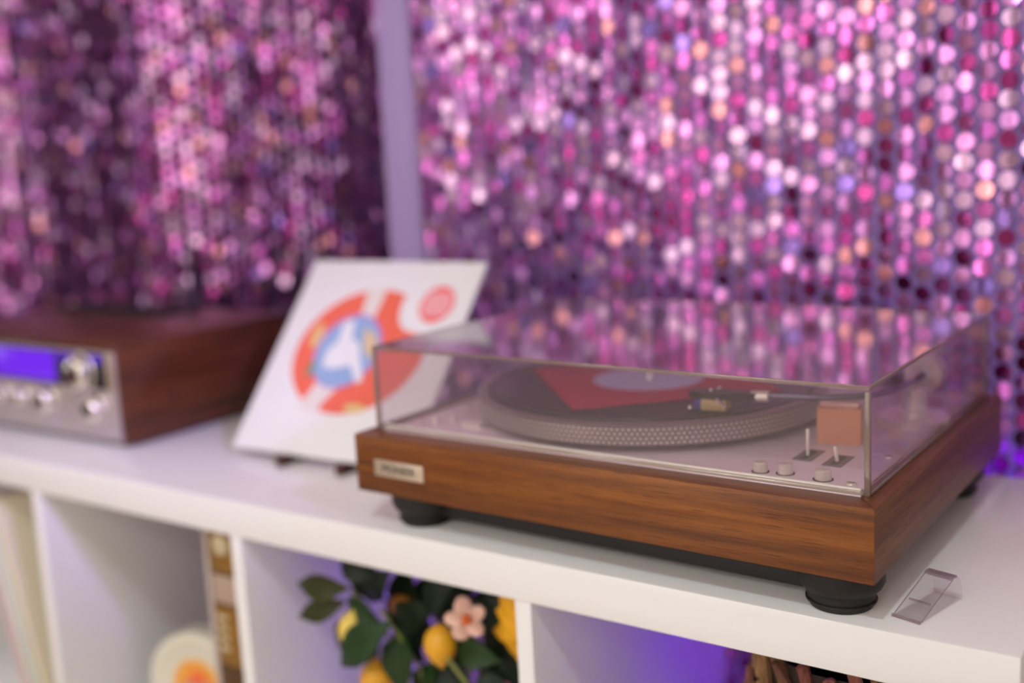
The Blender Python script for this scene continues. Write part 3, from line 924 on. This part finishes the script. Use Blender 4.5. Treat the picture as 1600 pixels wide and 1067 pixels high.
# driftwood basket in the right compartment
bs = thing('driftwood_basket', 'round basket of brown driftwood pieces in the right compartment', 'basket', (95.6, 11.6, MZ))
bn = 30
MB().lathe([(0, 0), (6.4, 0), (8.0, 6), (8.6, 14), (8.4, 25), (8.0, 31.0), (7.4, 30.7), (7.7, 24), (7.6, 12), (6.6, 5), (0, 0.8)], 36).build('bowl', mat('basket_core', lin(40, 26, 18), 0.8), bs)
bwm = [wood('driftwood_a', lin(60, 36, 20), lin(122, 86, 50), lin(166, 126, 80), 'z', 0.7, 0.6), wood('driftwood_b', lin(50, 28, 22), lin(104, 64, 50), lin(150, 110, 90), 'z', 0.7, 0.6), wood('driftwood_c', lin(70, 30, 26), lin(126, 70, 60), lin(150, 104, 96), 'z', 0.7, 0.6)]
rr = random.Random(3)
for row in range(9):
    for k in range(bn):
        a = 2 * PI * (k + rr.uniform(-.3, .3)) / bn
        zc = min(30.2, 3.6 + row * 3.3 + rr.uniform(-0.8, 0.8))
        rad = 8.3 + (1.0 - abs(zc - 18) / 18) * 0.9 - max(0, zc - 28) * 0.2
        Lh = rr.uniform(1.5, 2.6)
        wv = rr.uniform(0.28, 0.6)
        mb = MB().box(-wv, wv, -0.38, 0.38, -Lh, Lh, 0.2, 1)
        for v in mb.bm.verts:
            v.co.x += 0.12 * math.sin(v.co.z * 2 + k)
        tilt = rr.uniform(0.2, 0.75)
        mb.bm.transform(Matrix.Translation((rad * math.cos(a), rad * math.sin(a), zc)) @ Matrix.Rotation(a - PI / 2, 4, 'Z') @ Matrix.Rotation(rr.uniform(-.15, .25), 4, 'X') @ Matrix.Rotation(tilt, 4, 'Y'))
        mb.build('driftwood_piece', bwm[rr.randrange(3)], bs)

# ------------------------------------------------------------------ sequin curtains
SEQ = []
for i, (c, rg) in enumerate((((214, 144, 212), 0.20), ((192, 102, 182), 0.18), ((222, 178, 220), 0.24), ((160, 62, 132), 0.16), ((222, 150, 160), 0.22), ((160, 124, 214), 0.22))):
    SEQ.append(mat('sequin_%d' % i, lin(*c), rg, 1.0))
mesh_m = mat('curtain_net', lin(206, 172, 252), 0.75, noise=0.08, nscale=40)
mesh_d = mat('curtain_net_dark', lin(112, 76, 140), 0.75, noise=0.08, nscale=40)  # same netting coloured darker to stand for shade in the folds
thread_m = mat('curtain_thread', lin(150, 110, 170), 0.7)
SR = 0.88
NV = 12


def seq_mesh(m):
    bm = bmesh.new()
    # a thin disc bent a little about its upright axis
    fr, bk = [], []
    for i in range(NV):
        x, z = SR * math.sin(2 * PI * i / NV), SR * math.cos(2 * PI * i / NV)
        yb = 0.07 * (x / SR) ** 2
        fr.append(bm.verts.new((x * S, (yb - 0.02) * S, z * S)))
        bk.append(bm.verts.new((x * S, (yb + 0.02) * S, z * S)))
    for ring in (fr, bk):
        h = NV // 4
        order = [(-h + j) % NV for j in range(NV // 2 + 1)]           # over the top from one side to the other
        mirror = [(-h - j) % NV for j in range(NV // 2 + 1)]
        for j in range(NV // 2):
            vs = []
            for k_ in (order[j], order[j + 1], mirror[j + 1], mirror[j]):
                if ring[k_] not in vs:
                    vs.append(ring[k_])
            bm.faces.new(vs)
    for i in range(NV):
        bm.faces.new((fr[i], fr[(i + 1) % NV], bk[(i + 1) % NV], bk[i]))
    bmesh.ops.recalc_face_normals(bm, faces=bm.faces[:])
    me = bpy.data.meshes.new('sequin')
    bm.to_mesh(me)
    bm.free()
    me.materials.append(m)
    me.shade_smooth()
    me.set_sharp_from_angle(angle=R(40))
    return me


SMESH = [seq_mesh(m) for m in SEQ]
camM = (Matrix.Translation(camo.location) @ camo.rotation_euler.to_matrix().to_4x4()).inverted()


def view(p):
    q = camM @ (Vector(p) * S)
    if q.z > -0.05:
        return None
    return 800 + 1706.9 * q.x / -q.z, 533.5 - 1706.9 * q.y / -q.z, -q.z


def make_curtain(name, label, x0, x1, z0, z1, yf, slope, sig, pick, seed, net, pitch=2.0, pz=1.9):
    rg = random.Random(seed)
    t = thing(name, label, 'curtain', ((x0 + x1) / 2, yf((x0 + x1) / 2), FZ))
    ox, oy, oz = (x0 + x1) / 2, yf((x0 + x1) / 2), FZ
    seqs = []
    thr = MB()
    ci = 0
    x = x0 + 1
    while x < x1 - 0.8:
        y = yf(x)
        b = thr.bm
        v = [b.verts.new((x + dx - ox, y + 0.12 + dy - oy, z - oz)) for z in (z0, z1) for dx, dy in ((-0.04, 0), (0.04, 0), (0, 0.06))]
        for i in range(3):
            b.faces.new((v[i], v[(i + 1) % 3], v[3 + (i + 1) % 3], v[3 + i]))
        z = z0 + (pz / 2 if ci % 2 else 0) + 0.6
        bias = rg.gauss(0, sig * 0.5)
        while z < z1 - 0.5:
            bias = 0.75 * bias + rg.gauss(0, sig * 0.45)
            yaw = math.atan(slope(x)) + bias + rg.gauss(0, sig * 0.6)
            pit = rg.gauss(0.03, sig * 0.8)
            mi = rg.choices(range(6), (29, 25, 20, 16, 7, 3))[0]
            seqs.append((x + rg.uniform(-.07, .07), y + rg.uniform(-.1, .1), z + rg.uniform(-.06, .06), pit, yaw, mi))
            z += pz
        ci += 1
        x += pitch
    thr.build('threads', thread_m, t, smooth=None)['kind'] = 'stuff'
    # the sequins that show largest are single parts, the rest one mesh
    cand = []
    for i, s_ in enumerate(seqs):
        p = view(s_[:3])
        if p and -10 < p[0] < 1612 and -10 < p[1] < 760 and pick(p):
            cand.append((p[2], i))
    cand.sort()
    near = set(i for _, i in cand[:300])
    verts, faces, mats = [], [], []
    base = []
    for me in SMESH[:1]:
        base = [v.co.copy() for v in me.vertices]
        bf = [tuple(f.vertices) for f in me.polygons]
    for i, (x, y, z, pit, yaw, mi) in enumerate(seqs):
        rot = Euler((pit, 0, yaw))
        if i in near:
            o = bpy.data.objects.new('sequin', SMESH[mi])
            C.objects.link(o)
            o.parent = t
            o.location = Vector((x - ox, y - oy, z - oz)) * S
            o.rotation_euler = rot
        else:
            M = rot.to_matrix()
            k = len(verts)
            off = Vector((x - ox, y - oy, z - oz)) * S
            verts += [M @ c + off for c in base]
            faces += [tuple(k + q for q in f) for f in bf]
            mats += [mi] * len(bf)
    me = bpy.data.meshes.new('sequin_field')
    me.from_pydata(verts, [], faces)
    for m in SEQ:
        me.materials.append(m)
    me.polygons.foreach_set('material_index', mats)
    me.shade_smooth()
    me.set_sharp_from_angle(angle=R(40))
    o = link('sequin_field', me, t)
    o['kind'] = 'stuff'
    # netting behind the sequins, following the folds
    mb = MB()
    b = mb.bm
    n = int((x1 - x0) / 1.0)
    lo, hi = [], []
    for i in range(n + 1):
        x = x0 + (x1 - x0) * i / n
        lo.append(b.verts.new((x - ox, yf(x) + 0.7 - oy, z0 - 0.5 - oz)))
        hi.append(b.verts.new((x - ox, yf(x) + 0.7 - oy, z1 - oz)))
    for i in range(n):
        b.faces.new((lo[i], lo[i + 1], hi[i + 1], hi[i]))
    bmesh.ops.solidify(b, geom=b.faces[:], thickness=0.1)
    mb.build('netting', net, t, smooth=80)
    return t


yR = lambda x: 45.4 + 0.5 * math.sin(x * 0.16 + 1.0) + 0.25 * math.sin(x * 0.37)
sR = lambda x: 0.5 * 0.16 * math.cos(x * 0.16 + 1.0) + 0.25 * 0.37 * math.cos(x * 0.37)
yL = lambda x: 52.0 + 2.2 * math.sin(x * 0.095 + 2.2) + 0.7 * math.sin(x * 0.23 + .5)
sL = lambda x: 2.2 * 0.095 * math.cos(x * 0.095 + 2.2) + 0.7 * 0.23 * math.cos(x * 0.23 + .5)
make_curtain('sequin_curtain', 'pink sequin curtain hanging straight behind the turntable', 26.5, 128, -60, 82, yR, sR, 0.13,
             lambda p: p[1] < 470 or (p[0] > 1560 and p[1] < 740), 11, mesh_m)
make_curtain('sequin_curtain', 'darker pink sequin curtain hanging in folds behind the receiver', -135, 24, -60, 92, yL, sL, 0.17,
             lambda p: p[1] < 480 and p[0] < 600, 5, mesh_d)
# lavender edging band between the two curtains
bd = thing('fabric_band', 'gathered lavender fabric band hanging between the two sequin curtains', 'fabric', (23.8, 44.5, FZ))
for k, (cx_, wv) in enumerate(((-1.5, 1.0), (0.2, 1.3), (1.7, 0.8))):
    mb = MB()
    b = mb.bm
    cols = []
    for i in range(9):
        u = i / 8
        row = []
        for j in range(13):
            z = 16 + 142 * j / 12
            xx = cx_ + (u - 0.5) * 2 * wv + 0.25 * math.sin(z * 0.05 + k)
            yy = -1.0 * math.sin(u * PI) + 0.15 * math.sin(u * 9 + z * 0.03) + 0.3 * k
            row.append(b.verts.new((xx, yy, z)))
        cols.append(row)
    for p, q in zip(cols, cols[1:]):
        for j in range(12):
            b.faces.new((p[j], q[j], q[j + 1], p[j + 1]))
    bmesh.ops.solidify(b, geom=b.faces[:], thickness=0.08)
    mb.build('fold', mat('lavender_cloth', lin(226, 202, 255), 0.6), bd, smooth=80)
